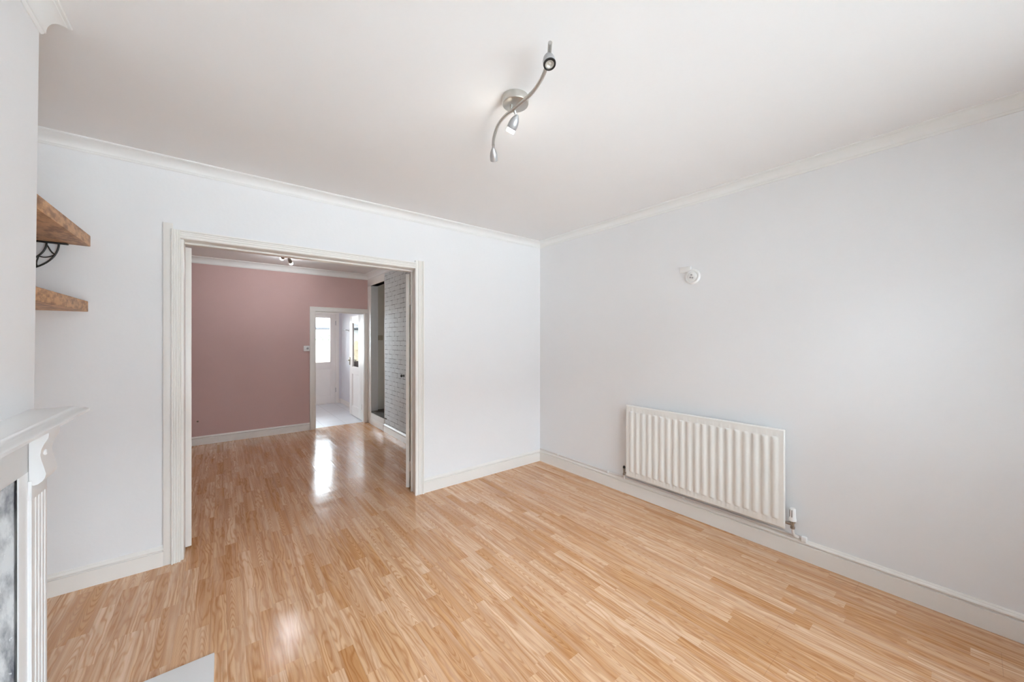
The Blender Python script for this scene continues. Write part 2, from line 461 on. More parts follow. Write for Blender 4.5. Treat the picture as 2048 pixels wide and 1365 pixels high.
floop = [(FX, YP2), (FX, FY), (XL, FY), (XL, YP2)]
for k, t in enumerate(['far room coving above the brick paper', 'far room coving above the pink wall', 'far room coving on its left wall']):
    struct('trim_coving', sweep(B(), cove_prof(FZ, .085, .085), floop, k, k + 1), COVE, 'white ' + t, 'coving')

# ------------------------------------------------------------------ skirting
def sk_prof(h=.133, t=.017):
    return [(0, 0), (t, 0), (t, h - .036), (t - .010, h - .035), (t - .010, h - .030), (t - .004, h - .028), (t + .001, h - .024), (t + .002, h - .019),
            (t - .001, h - .013), (t - .006, h - .010), (t - .0075, h - .008), (t - .0075, h - .006), (t - .011, h - .003), (t - .012, h), (0, h)]
sp = [(XR, YF0), (XR, YB), (1.468, YB)]
struct('baseboard_right', sweep(B(), sk_prof(), sp, 0, 1), TRIM, 'white skirting board under the radiator wall', 'skirting board')
struct('baseboard_back', sweep(B(), sk_prof(), sp, 1, 2), TRIM, 'white skirting board right of the doorway', 'skirting board')
sp = [(-.286, YB), (XL, YB), (XL, YBC)]
struct('baseboard_alcove', sweep(B(), sk_prof(.125), sp, 0, 1), TRIM, 'white skirting board left of the doorway', 'skirting board')
struct('baseboard_left', sweep(B(), sk_prof(.125), sp, 1, 2), TRIM, 'white skirting board on the alcove wall', 'skirting board')
struct('baseboard_pink', sweep(B(), sk_prof(.118), [(1.09, FY), (XL, FY)]), TRIM, 'white skirting board under the pink wall', 'skirting board')
struct('baseboard_brick', sweep(B(), sk_prof(.118), [(FX, YP2), (FX, RY0 - .002)]), TRIM, 'white skirting board under the brick paper', 'skirting board')
kp = [(KX, KY0), (KX, KY1), (2.08, KY1)]
struct('baseboard_kitchen', sweep(B(), sk_prof(.09), kp), TRIM, 'white skirting board on the kitchen side wall', 'skirting board')

# ------------------------------------------------------------------ double doorway casing
bm = B()   # plain outer board
box(bm, -.2865, -.240, YB - .016, YB, 0, 2.162, .002); 
struct('trim_flat_board', bm, TRIM, 'flat white board at the left of the doorway casing', 'trim')
def reeded_leg(x_in, x_out):
    """front profile across the width of an architrave leg, (x, y)"""
    s = 1 if x_out > x_in else -1; w = abs(x_out - x_in)
    q = [(0, 0), (0, .020), (.10, .024), (.16, .024), (.18, .019), (.36, .019), (.38, .026), (.44, .026), (.46, .021), (.62, .021),
         (.64, .027), (.70, .027), (.72, .022), (.80, .022), (.84, .032), (.97, .032), (1, .028), (1, 0)]
    return [(x_in + s * w * u, YB - v) for u, v in q]
struct('trim_architrave', prism(B(), reeded_leg(OX0, -.248), 2, 0, OZ + .055), TRIM, 'reeded white architrave leg at the left of the wide doorway', 'architrave')
struct('trim_architrave', prism(B(), reeded_leg(OX1 - .006, 1.466), 2, 0, OZ + .076), TRIM, 'reeded white architrave leg at the right of the wide doorway', 'architrave')
bm = B()
q = [(y, z) for z, y in [(z, y) for z, y in [(OZ + u * .055, YB - v) for u, v in
    [(0, 0), (0, .020), (.10, .024), (.16, .024), (.18, .019), (.36, .019), (.38, .026), (.44, .026), (.46, .021), (.62, .021), (.64, .027), (.70, .027), (.72, .022), (.80, .022), (.84, .032), (.97, .032), (1, .028), (1, 0)]]]]
prism(bm, q, 0, OX0 - .001, OX1 - .005)
struct('trim_architrave', bm, TRIM, 'reeded white architrave across the head of the wide doorway', 'architrave')
bm = B()   # lining with a stop bead
box(bm, OX0 + .0, OX0 + .015, YB - .004, YP2 + .012, 0, OZ, .0015)
struct('trim_lining', bm, TRIM, 'white door lining on the left side of the wide doorway', 'door lining')
struct('trim_lining', box(B(), OX1 + .012, OX1 + .03, YB - .004, YP2 - .015, 0, OZ, .0015), TRIM, 'white door lining on the right side of the wide doorway', 'door lining')
bm = B(); box(bm, OX0 + .0005, OX1 + .029, YB - .004, YP2 + .012, OZ - .0005, OZ + .02, .0015)
box(bm, OX0 + .015, OX1 + .012, YP2 - .055, YP2 + .01, OZ - .012, OZ, .002)
struct('trim_lining', bm, TRIM, 'white lining across the head of the wide doorway', 'door lining')
struct('trim_stop', box(B(), OX1 - .0005, OX1 + .012, YP2 - .038, YP2 - .020, 0, OZ - .012, .002), TRIM, 'thin white stop bead on the right door lining', 'door stop')

# double door leaves swung back into the far room
def leaf(name, w, t, h, mat, label):
    o = D.objects.new(name, None); COL.objects.link(o); o['kind'] = 'structure'; o['label'] = label; o['category'] = 'door'
    bm = B()
    st = .10
    box(bm, 0, st, 0, t, .012, h, .0015); box(bm, w - st, w, 0, t, .012, h, .0015)
    for z0, z1 in ((.012, .22), (.86, 1.0), (h - .11, h)): box(bm, st, w - st, 0, t, z0, z1)
    bm2 = B()
    box(bm2, st, w - st, .011, t - .011, .22, .86); box(bm2, st, w - st, .011, t - .011, 1.0, h - .11)
    f = obj('door_frame', bm, mat, o); p = obj('door_panel', bm2, mat, o)
    return o
lf = leaf('door_1', .78, .035, 2.05, TRIM, 'left white door leaf folded back behind the doorway edge')
lf.location = (-.1595, YP2 + .024, 0); lf.rotation_euler = (0, 0, math.radians(99))
# leaf drawn from hinge: x runs away from the hinge, thickness towards -x after turning
lf2 = leaf('door_2', .78, .035, 2.05, TRIM, 'right white door leaf folded back behind the doorway edge')
lf2.location = (1.405, YP2 + .038, 0); lf2.rotation_euler = (0, 0, math.radians(50))
for z in (.22, 1.80):
    bm = B(); tube(bm, [(1.4005, YP2 + .016, z - .045), (1.4005, YP2 + .016, z + .045)], .006, 12)
    lathe(bm, (1.4005, YP2 + .016, z + .045), (0, 0, 1), [(0, .0065), (.004, .0065), (.006, .003)], 10)
    box(bm, 1.4010, 1.4040, YP2 - .016, YP2 + .038, z - .045, z + .045)
    obj('door_hinge', bm, TRIM, None, label=('lower' if z < 1 else 'upper') + ' painted hinge on the right door of the wide doorway', cat='hinge', group='hinges of the wide doorway')

# ------------------------------------------------------------------ fireplace
fp = thing('fireplace_surround', (-.46, 1.26, 0), 'white painted fireplace surround with fluted pilaster and corbel under a mantel shelf', 'fireplace')
MY0, MY1 = .545, 1.975
FXF = -.465
bm = B(); mp = [(0, 1.186), (.088, 1.190), (.092, 1.188), (.097, 1.184), (.103, 1.183), (.107, 1.180), (.114, 1.178), (.120, 1.174), (.120, 1.166), (.117, 1.164), (.097, 1.160), (.085, 1.150), (.060, 1.146), (0, 1.146)]
path = [(XB + .0005, MY1 - .12), (XB + .0005, MY1 - .12)]
# mantel board: mitred moulding round far end, front and near end
rows = []
for o_, z in mp:
    rows.append([(XB - .010, MY1 - .12 + o_, z), (XB + o_, MY1 - .12 + o_, z), (XB + o_, MY0 + .12 - o_, z), (XB - .010, MY0 + .12 - o_, z)])
vs = [[bm.verts.new(p) for p in r] for r in rows]
for a, b_ in zip(vs, vs[1:]):
    for k in range(3): bm.faces.new((a[k], a[k + 1], b_[k + 1], b_[k]))
try: bm.faces.new(vs[0])
except ValueError: pass
bmesh.ops.remove_doubles(bm, verts=bm.verts, dist=1e-5)
bmesh.ops.holes_fill(bm, edges=bm.edges)
bmesh.ops.recalc_face_normals(bm, faces=bm.faces)
obj('mantel_shelf', bm, SHELFW, fp)
bm = B(); box(bm, FXF - .024, FXF, .59, 1.93, 1.0135, 1.15, .001)
obj('frieze', bm, SHELFW, fp)
for s in (1, -1):
    yc = 1.26
    def yy(v): return v if s > 0 else 2 * yc - v
    def bxy(bm, x0, x1, a, b_, z0, z1, bev=.001):
        a, b_ = sorted((yy(a), yy(b_))); box(bm, x0, x1, a, b_, z0, z1, bev)
    bm = B(); bxy(bm, FXF - .004, FXF, 1.741, 1.93, 0, 1.0135, .0008); bxy(bm, FXF - .024, FXF - .004, 1.785, 1.93, 0, 1.0135, 0)
    obj('leg_panel', bm, SHELFW, fp)
    # fluted pilaster: profile in (x, y) extruded in z, flutes stop short of the top
    bm = B(); y0, y1 = 1.801, 1.928
    prof = [(FXF, yy(y0)), (-.457, yy(y0))]
    nf = 4; pitch = (y1 - y0 - .024) / nf
    for k in range(nf):
        c = y0 + .012 + pitch * (k + .5)
        for j in range(9):
            a = math.pi * j / 8
            prof.append((-.457 - .0024 * math.sin(a) ** .6, yy(c - pitch * .36 * math.cos(a))))
    prof += [(-.457, yy(y1)), (FXF, yy(y1))]
    prism(bm, prof, 2, .10, .925)
    bxy(bm, FXF, -.457, y0, y1, .925, .985); bxy(bm, FXF, -.453, y0 - .003, y1 + .002, 0, .10, .002)
    obj('pilaster', bm, SHELFW, fp)
    # scrolled corbel: side profile in (x, z) extruded along y
    side = [(-.464, .972), (-.4535, .969), (-.4465, .971), (-.438, .978), (-.4325, .988), (-.430, 1.000), (-.4345, 1.022), (-.4395, 1.045), (-.4415, 1.060), (-.4395, 1.078),
            (-.434, 1.094), (-.429, 1.104), (-.4255, 1.112), (-.4245, 1.122), (-.4255, 1.147), (-.464, 1.147)]
    bm = B(); a, b_ = sorted((yy(1.806), yy(1.908)))
    prism(bm, side, 1, a, b_)
    obj('corbel', bm, SHELFW, fp)
    bm = B(); lathe(bm, (-.4415, yy(1.84), 1.062), (1, 0, .1), [(-.004, .009), (.003, .009), (.006, .006), (.007, 0)], 16)  # added raised disc standing in for a highlight dot on the corbel
    obj('corbel_glint', bm, SHELFW, fp)
bm = B(); box(bm, -.86, -.478, 1.755, 1.80, 0, ZO); box(bm, -.86, -.478, .60, .64, 0, ZO); box(bm, -.859, -.82, .64, 1.755, 0, ZO)
struct('trim_fireback', bm, STREAK, 'grey and white streaked lining inside the fireplace opening', 'fireplace lining')
# flaking paint flecks stay with the lining texture
bm = B(); box(bm, -.440, -.024, .42, 2.113, 0, .02, .003); obj('hearth', bm, SHELFW, None, label='white hearth slab on the laminate in front of the fireplace', cat='hearth')

# ------------------------------------------------------------------ alcove shelves and bracket
def shelf(z0, z1, xf, name_label):
    bm = B(); box(bm, XL + .001, xf, YBC + .003, YB - .001, z0, z1, .0025)
    return obj('wall_shelf', bm, WOOD, None, label=name_label, cat='shelf', group='wooden alcove shelves')
shelf(1.960, 2.022, -.592, 'upper thick wooden alcove shelf with the black bracket beneath')
shelf(1.583, 1.643, -.601, 'lower thick wooden alcove shelf just above the mantel')
br = thing('shelf_bracket', (-.80, YB - .02, 1.9595), 'black wrought iron half-round bracket under the upper alcove shelf', 'bracket')
yb = YB - .021; zb = 1.9595
bm = B(); box(bm, XL + .001, -.672, yb - .011, yb + .011, zb - .007, zb - .0003, .001); obj('top_arm', bm, IRON, br)
bm = B(); box(bm, XL + .001, XL + .008, yb - .011, yb + .011, zb - .26, zb - .007, .001); obj('wall_arm', bm, IRON, br)
cxb, czb = -.870, zb - .003
def arcpts(r, a0, a1, n=18):
    return [(cxb + r * math.cos(a0 + (a1 - a0) * k / n), yb, czb - r * math.sin(a0 + (a1 - a0) * k / n)) for k in range(n + 1)]
R1, R2 = .165, .122
obj('outer_arc', tube(B(), arcpts(R1, 0.02, math.radians(108)), .0042, 8), IRON, br)
obj('inner_arc', tube(B(), arcpts(R2, 0.02, math.radians(112)), .0042, 8), IRON, br)
for k in range(6):
    a = math.radians(6 + 17 * k); b_ = math.radians(6 + 17 * (k + 1))
    ra, rb = (R2, R1) if k % 2 == 0 else (R1, R2)
    p = [(cxb + (ra + (rb - ra) * t) * math.cos(a + (b_ - a) * (t + .25 * math.sin(math.pi * t))), yb, czb - (ra + (rb - ra) * t) * math.sin(a + (b_ - a) * (t + .25 * math.sin(math.pi * t)))) for t in [i / 8 for i in range(9)]]
    obj('scroll_rod', tube(B(), p, .0032, 8), IRON, br)

# ------------------------------------------------------------------ radiator
RA0, RA1, RZ0, RZ1 = .758, 1.953, .187, .833
XF = 2.862
rad = thing('radiator', (2.90, (RA0 + RA1) / 2, RZ0), 'white single panel radiator with vertical ridges on the right wall', 'radiator')
nr = 20; L = RA1 - RA0; pitch = (L - .055) / nr
def ridge(y):
    u = (y - RA0 - .0275) / pitch
    if u < 0 or u > nr: return 0
    f = abs((u % 1) - .5) * 2          # 0 at the middle of a ridge
    t = min(1, max(0, (.74 - f) / .62)); return math.sin(t * math.pi / 2) ** 1.15
def vert(z):
    d = min(z - (RZ0 + .048), (RZ1 - .052) - z)
    t = min(1, max(0, d / .022)); return math.sqrt(t * (2 - t)) if t > 0 else 0
bm = B()
ys = [RA0, RA0 + .006] + [RA0 + .0275 + pitch * k / 10 for k in range(nr * 10 + 1)] + [RA1 - .006, RA1]
zs = [RZ0, RZ0 + .008, RZ0 + .048] + [RZ0 + .048 + .0275 * k / 6 for k in range(1, 7)] + [RZ1 - .052 - .0275 * (6 - k) / 6 for k in range(0, 7)] + [RZ1 - .008, RZ1]
zs = sorted(set(round(z, 5) for z in zs))
grid = []
for z in zs:
    row = []
    for y in ys:
        e = .005 if (y in (RA0, RA1) or abs(z - RZ0) < 1e-6 or abs(z - RZ1) < 1e-6) else 0
        row.append(bm.verts.new((XF + .009 + e - .0068 * ridge(y) * vert(z), y, z)))
    grid.append(row)
for i in range(len(zs) - 1):
    for j in range(len(ys) - 1): bm.faces.new((grid[i][j], grid[i][j + 1], grid[i + 1][j + 1], grid[i + 1][j]))
# rear skin and rim
back = [bm.verts.new((XF + .032, y, z)) for y, z in ((RA0 + .002, RZ0 + .002), (RA1 - .002, RZ0 + .002), (RA1 - .002, RZ1 - .002), (RA0 + .002, RZ1 - .002))]
bm.faces.new(back)
bm.faces.new([grid[0][j] for j in range(len(ys))] + [back[1], back[0]])
bm.faces.new([grid[-1][j] for j in range(len(ys))][::-1] + [back[3], back[2]])
bm.faces.new([grid[i][0] for i in range(len(zs))][::-1] + [back[0], back[3]])
bm.faces.new([grid[i][-1] for i in range(len(zs))] + [back[2], back[1]])
bmesh.ops.recalc_face_normals(bm, faces=bm.faces)
obj('radiator_panel', bm, RADW, rad)
for y in (RA0 + .16, RA1 - .16):
    bm = B(); box(bm, XF + .030, XR - .0005, y - .016, y + .016, RZ0 + .06, RZ1 - .09, .001); obj('wall_bracket', bm, RADW, rad)
# left lockshield valve (far end)
yv = 1.985; xv = 2.893
bm = B(); lathe(bm, (xv, yv, .180), (0, 0, 1), [(0, .008), (.002, .012), (.018, .012), (.020, .008), (.045, .009), (.046, .011), (.066, .011), (.068, .006), (.070, 0)], 16)
tube(bm, [(xv, yv, .205), (xv, RA1 - .004, .205)], .007, 12)
v = obj('lockshield_valve', bm, CHROME, rad, label='dull metal valve at the far end of the radiator')
bm = B(); lathe(bm, (xv, yv, .244), (0, 0, 1), [(0, .0115), (.014, .0115), (.020, .008), (.024, 0)], 14); obj('valve_cap', bm, BLACK, v)
bm = B(); tube(bm, [(xv, yv, .146), (xv, yv, .184)], .0075, 12); obj('valve_tail', bm, COPPER, v)
# thermostatic valve (near end)
yt = .724; xt = 2.905
bm = B(); lathe(bm, (xt, yt, .192), (0, 0, 1), [(0, .009), (.003, .013), (.016, .013), (.019, .009), (.040, .010), (.042, .015), (.050, .015), (.051, .010)], 18)
tube(bm, [(xt, yt, .224), (xt, yt + .018, .224), (xt - .008, RA0 + .004, .224)], [.008, .012, .008], 12)
v = obj('thermostatic_valve', bm, CHROME, rad, label='metal valve with white control cap at the near end of the radiator')
bm = B(); lathe(bm, (xt, yt, .243), (0, 0, 1), [(0, .017), (.003, .0205), (.014, .0205), (.018, .0185), (.052, .0175), (.078, .0165), (.083, .0145), (.085, 0)], 28)
cap = obj('control_cap', bm, PLAST, v)
for k in range(7):
    a = math.radians(140 + k * 42); r_ = .0172
    bm = B(); px, py = xt + r_ * math.cos(a), yt + r_ * math.sin(a)
    tube(bm, [(px, py, .272), (px, py, .318)], [.0022, .0016], 6)
    if k < 1 or k == 1: obj('grip_slot', bm, BLACK, v)
    else: bm.free()
bm = B(); tube(bm, spline([(xt, yt, .195), (xt, yt - .004, .165), (xt + .008, yt - .012, .148), (xt + .012, yt - .030, .1425)], 6), .0075, 12); obj('valve_tail', bm, COPPER, v)
# heating pipe along the skirting
pipe = thing('heating_pipe', (2.93, 1.9, .14), 'thin painted pipe clipped along the top of the right skirting', 'pipe')
bm = B(); tube(bm, [(2.9335, YB - .02, .1425), (2.9335, 2.6, .1425), (2.9335, 1.2, .1425), (2.9335, .668, .1425)], .0082, 12); obj('pipe_run', bm, COPPER, pipe)
for y in (2.86, 2.19, 1.45):
    bm = B(); box(bm, 2.921, XR - .0006, y - .009, y + .009, .1335, .153, .003); obj('pipe_clip', bm, PLAST, pipe)
bm = B(); box(bm, 2.917, XR - .0006, .655, .684, .122, .156, .006); obj('pipe_elbow', bm, PLAST, pipe)

# ------------------------------------------------------------------ blanked wall-light mount
wl = thing('wall_light_mount', (XR, 1.385, 1.93), 'round white wall light fixing without its lamp on the right wall', 'wall light')
bm = B(); lathe(bm, (XR - .0003, 1.383, 1.925), (-1, 0, 0), [(0, .060), (.008, .060), (.014, .056), (.017, .050), (.017, .044), (.013, .042), (.013, .038), (.020, .034), (.024, .026), (.025, 0)], 40)
obj('backplate', bm, PLAST, wl)
bm = B(); box(bm, XR - .014, XR - .0003, 1.395, 1.485, 1.965, 2.012, .003); obj('terminal_box', bm, PLAST, wl)
bm = B()
for dy, dz in ((.0, .012), (.008, -.008), (-.009, -.012)): lathe(bm, (XR - .025, 1.383 + dy, 1.925 + dz), (-1, 0, 0), [(0, .006), (.008, .006), (.010, .004), (.0105, 0)], 12)
obj('terminal_screw', bm, SILVER, wl)

# ------------------------------------------------------------------ ceiling spotlight bar
def spot_head(parent, a, b_, r, lit, label=None, ring=False, mat=SILVER, bulbmat=None):
    """bullet shaped head from neck a to rim b_"""
    a = Vector(a); b_ = Vector(b_); ax = (b_ - a); ln = ax.length
    bm = B()
    pr = [(0, r * .22), (ln * .04, r * .30), (ln * .18, r * .58), (ln * .38, r * .84), (ln * .62, r * .98), (ln * .85, r), (ln, r * .97), (ln, r * .88), (ln * .7, r * .84)]
    lathe(bm, a, ax, pr, 28)
    h = obj('spot_head', bm, mat, parent, label=label)
    bm = B()
    if lit: lathe(bm, a, ax, [(ln * .72, r * .70), (ln * 1.02, r * .80), (ln * 1.22, r * .86), (ln * 1.28, r * .80), (ln * 1.29, 0)], 24)
    else: lathe(bm, a, ax, [(ln * .72, r * .60), (ln * .985, r * .70), (ln * .97, r * .5), (ln * .90, r * .34), (ln * .90, r * .12), (ln * .96, r * .10), (ln * .965, 0)], 24)
    obj('bulb', bm, (bulbmat or BULB) if lit else BULBOFF, h)
    if ring:
        bm = B(); prof = [(ln * .93, r * .68), (ln * 1.0, r * .68), (ln * 1.03, r * .76), (ln * 1.03, r * .97), (ln * .94, r * 1.01)]
        lathe(bm, a, ax, prof, 28)
        bmesh.ops.delete(bm, geom=[f for f in bm.faces if len(f.verts) > 4], context='FACES')
        obj('bezel', bm, BLACK, h)
    return h
cx, cy = 1.082, 1.335
sl = thing('ceiling_spotlight', (cx, cy, ZC), 'brushed silver curved ceiling spotlight bar with three heads', 'ceiling light')
bm = B(); lathe(bm, (cx, cy, ZC - .0003), (0, 0, -1), [(0, .062), (.028, .062), (.033, .060), (.035, .056), (.036, 0)], 48); obj('canopy', bm, NICKEL, sl)
zb = 2.493
bp = [(1.172, 1.640, zb), (1.127, 1.570, zb), (1.080, 1.470, zb), (1.064, 1.392, zb), (1.062, 1.300, zb), (1.055, 1.192, zb), (1.036, 1.118, zb), (1.010, 1.058, zb), (.974, 1.000, zb), (.928, .946, zb)]
obj('curved_bar', tube(B(), spline(bp, 8), .0078, 12), NICKEL, sl)
bm = B(); tube(bm, [(1.064, 1.345, zb), (1.066, 1.345, ZC - .036)], .006, 12); obj('bar_stem', bm, NICKEL, sl)
bm = B(); tube(bm, [(1.066, 1.325, zb + .004), (1.080, 1.330, zb - .014)], .0055, 10)
obj('head_joint', bm, SILVER, sl)
spot_head(sl, (1.172, 1.640, 2.484), (1.205, 1.678, 2.432), .0215, False, 'bullet head at the far end of the bar, pointing away')
bm = B(); tube(bm, [(1.166, 1.630, 2.493), (1.1745, 1.642, 2.482)], .0075, 12); obj('head_joint', bm, SILVER, sl)
spot_head(sl, (1.087, 1.326, 2.477), (1.086, 1.370, 2.432), .0235, True, 'lit head beside the canopy')
spot_head(sl, (.952, .982, 2.486), (.947, .968, 2.436), .0235, False, 'near head with black ringed lens facing the viewer', ring=True)
bm = B(); tube(bm, [(.955, .978, zb), (.953, .983, 2.482)], .006, 10); obj('head_joint', bm, SILVER, sl)

fl = thing('ceiling_spotlight', (.60, 5.15, FZ), 'chrome ceiling spotlight in the far room, peeping under the doorway head', 'ceiling light')
bm = B(); lathe(bm, (.60, 5.15, FZ - .0003), (0, 0, -1), [(0, .06), (.026, .06), (.032, .057), (.034, 0)], 32); obj('canopy', bm, CHROME, fl)
obj('curved_bar', tube(B(), spline([(.42, 4.90, 2.485), (.55, 5.02, 2.485), (.60, 5.15, 2.485), (.62, 5.30, 2.485), (.70, 5.50, 2.485)], 8), .007, 12), CHROME, fl)
bm = B(); tube(bm, [(.60, 5.15, 2.485), (.60, 5.15, FZ - .033)], .006, 10); obj('bar_stem', bm, CHROME, fl)
spot_head(fl, (.62, 5.32, 2.480), (.600, 5.395, 2.452), .024, True, 'lit left head of the far spotlight', mat=CHROME, bulbmat=BULBFAR)
spot_head(fl, (.675, 5.47, 2.482), (.712, 5.565, 2.440), .024, True, 'right head of the far spotlight', mat=CHROME, bulbmat=BULBFAR)
spot_head(fl, (.42, 4.90, 2.480), (.40, 4.86, 2.42), .024, False, mat=CHROME)

# ------------------------------------------------------------------ far room fittings
bm = B()
box(bm, 1.090, DX0 - .004, FY - .022, FY, 0, DZ + .004, .003); box(bm, DX1 + .006, FX - .001, FY - .022, FY, 0, DZ + .004, .003)
box(bm, 1.090, FX - .001, FY - .022, FY, DZ + .004, DZ + .073, .003)
box(bm, 1.090, 1.106, FY - .028, FY - .02, 0, DZ + .073, .002); box(bm, 1.1065, FX - .001, FY - .028, FY - .02, DZ + .057, DZ + .073, .002)
struct('trim_architrave', bm, TRIM, 'white architrave around the kitchen doorway in the pink wall', 'architrave')
bm = B()
box(bm, DX0 - .012, DX0, FY - .005, KY0 + .005, 0, DZ, .001); box(bm, DX1, DX1 + .012, FY - .005, KY0 + .005, 0, DZ, .001); box(bm, DX0 - .012, DX1 + .012, FY - .005, KY0 + .005, DZ, DZ + .012, .001)
box(bm, DX0, DX0 + .010, FY + .03, FY + .06, 0, DZ, .001); box(bm, DX0, DX1, FY + .03, FY + .06, DZ - .010, DZ, .001)
struct('trim_lining', bm, TRIM, 'white lining of the kitchen doorway', 'door lining')
bm = B(); box(bm, FX - .012, FX + .10, RY1, FY - .001, 0, RZ, .002); box(bm, FX - .014, FX - .0, RY1 + .012, RY1 + .03, 0, RZ, .002)
struct('trim_stair_frame', bm, TRIM, 'white post of the stair opening in the corner beside the kitchen doorway', 'trim')
bm = B(); box(bm, FX - .012, FX + .10, RY0 - .002, FY - .001, RZ, FZ - .086, .002)
struct('trim_stair_head', bm, TRIM, 'white board across the head of the stair opening', 'trim')
bm = B(); box(bm, FX - .003, FX + .012, RY0 - .012, RY0 + .0005, .118, RZ, .001)
struct('trim_bead', bm, TRIM, 'thin white corner bead where the brick paper ends', 'trim')
st = thing('stair_step', (FX + .2, 6.01, 0), 'bottom stair with dark carpet tread and white riser in the stair opening', 'stair')
bm = B(); box(bm, FX - .012, FX + .010, RY0 + .002, RY1 - .001, 0, .19, .001); box(bm, FX - .020, FX - .012, RY0 + .002, RY1 + .0, 0, .105, .003); obj('riser', bm, TRIM, st)
bm = B(); box(bm, FX - .004, FX + .88, RY0 - .10, RY1 - .002, .191, .214, .009, 3); box(bm, FX + .112, FX + .88, RY1 - .004, RY1 + .088, .191, .214, .003)
obj('carpet_tread', bm, CARPET, st)
bm = B(); box(bm, FX + .45, FX + .88, RY0 - .10, RY1 + .08, .2145, .41, .006); obj('upper_step', bm, CARPET, st)
sw = thing('stair_switch', (2.17, RY1 + .09, 1.46), 'small beige box high on the stairwell wall', 'switch')
bm = B(); box(bm, 2.128, 2.205, RY1 + .056, RY1 + .0895, 1.415, 1.500, .004); obj('switch_box', bm, BEIGE, sw)
bm = B(); box(bm, 2.158, 2.175, RY1 + .050, RY1 + .056, 1.445, 1.470, .002); obj('rocker', bm, BEIGE, sw)
sw = thing('wall_switch', (1.046, FY, 1.285), 'white wall control beside the kitchen doorway on the pink wall', 'switch')
bm = B(); box(bm, 1.006, 1.086, FY - .030, FY - .0005, 1.245, 1.330, .004); obj('switch_plate', bm, PLAST, sw)
bm = B(); lathe(bm, (1.055, FY - .030, 1.288), (0, -1, 0), [(0, .017), (.006, .016), (.008, .013), (.0085, 0)], 20); obj('dial', bm, SILVER, sw)
kn = thing('cupboard_knob', (FX, 4.92, .922), 'black knob on the white brick wallpaper', 'knob')
bm = B(); lathe(bm, (FX + .001, 4.915, .922), (-1, 0, 0), [(0, .018), (.004, .018), (.006, .007), (.022, .007), (.026, .010)], 16); obj('knob_stem', bm, IRON, kn)
bm = B(); lathe(bm, (FX - .026, 4.915, .922), (-1, 0, 0), [(0, .010), (.006, .017), (.014, .020), (.022, .016), (.026, 0)], 18); obj('knob_head', bm, IRON, kn)
bm = B(); lathe(bm, (-.25, FY + .001, .32), (0, -1, 0), [(0, .012), (.006, .011), (.008, .006), (.0085, 0)], 12)
obj('cable_grommet', bm, BRASSD, None, label='tiny dark cable outlet low on the pink wall near the left doorway edge', cat='cable outlet')

# ------------------------------------------------------------------ inner kitchen door, open flat along the kitchen
def glazed_leaf(name, label, x_is_normal, base, w, h, t, gl, pn, st, mat, sgn=1):
    """leaf in its own plane: u along width, v up; gl / pn rectangles (u0,u1,v0,v1)"""
    o = D.objects.new(name, None); COL.objects.link(o); o['kind'] = 'structure'; o['label'] = label; o['category'] = 'door'
    o.location = base
    def bx(bm, u0, u1, n0, n1, v0, v1, bev=.0015):
        if x_is_normal: box(bm, base[0] + n0, base[0] + n1, base[1] + u0, base[1] + u1, base[2] + v0, base[2] + v1, bev)
        else: box(bm, base[0] + u0, base[0] + u1, base[1] + n0, base[1] + n1, base[2] + v0, base[2] + v1, bev)
    bm = B()
    bx(bm, 0, gl[0], 0, t, 0, h); bx(bm, gl[1], w, 0, t, 0, h)
    bx(bm, gl[0], gl[1], 0, t, gl[3], h, 0); bx(bm, gl[0], gl[1], 0, t, pn[3], gl[2], 0); bx(bm, gl[0], gl[1], 0, t, 0, pn[2], 0)
    # bead round the glass and the panel
    for r in (gl, pn):
        e = .012
        bx(bm, r[0] - .001, r[0] + e, .004, t - .004, r[2], r[3], .002); bx(bm, r[1] - e, r[1] + .001, .004, t - .004, r[2], r[3], .002)
        bx(bm, r[0], r[1], .004, t - .004, r[2] - .001, r[2] + e, .002); bx(bm, r[0], r[1], .004, t - .004, r[3] - e, r[3] + .001, .002)
    obj('door_frame', bm, mat, o)
    bm = B(); bx(bm, pn[0], pn[1], .012, t - .012, pn[2], pn[3], 0); obj('door_panel', bm, mat, o)
    bm = B(); bx(bm, gl[0], gl[1], t / 2 - .002, t / 2 + .002, gl[2], gl[3], 0); obj('glass_pane', bm, GLASS, o)
    return o
d3 = glazed_leaf('door_3', 'white half glazed door standing open in the kitchen', True, (1.926, KY0 + .022, .012), .80, 1.855, .036, (.235, .63, .90, 1.735), (.235, .63, .17, .78), .1, TRIM)
bm = B()
box(bm, 1.918, 1.926, 7.388, 7.424, .945, 1.095, .002)
h = obj('handle_plate', bm, BRASSD, d3)
bm = B(); tube(bm, spline([(1.918, 7.405, 1.035), (1.885, 7.405, 1.035), (1.876, 7.398, 1.035), (1.874, 7.37, 1.035), (1.876, 7.30, 1.033)], 6), .0085, 10); obj('lever', bm, BRASSD, h)
for z in (.25, 1.62):
    bm = B(); tube(bm, [(1.921, KY0 + .014, z - .045), (1.921, KY0 + .014, z + .045)], .006, 10); obj('door_hinge', bm, BRASSD, d3)

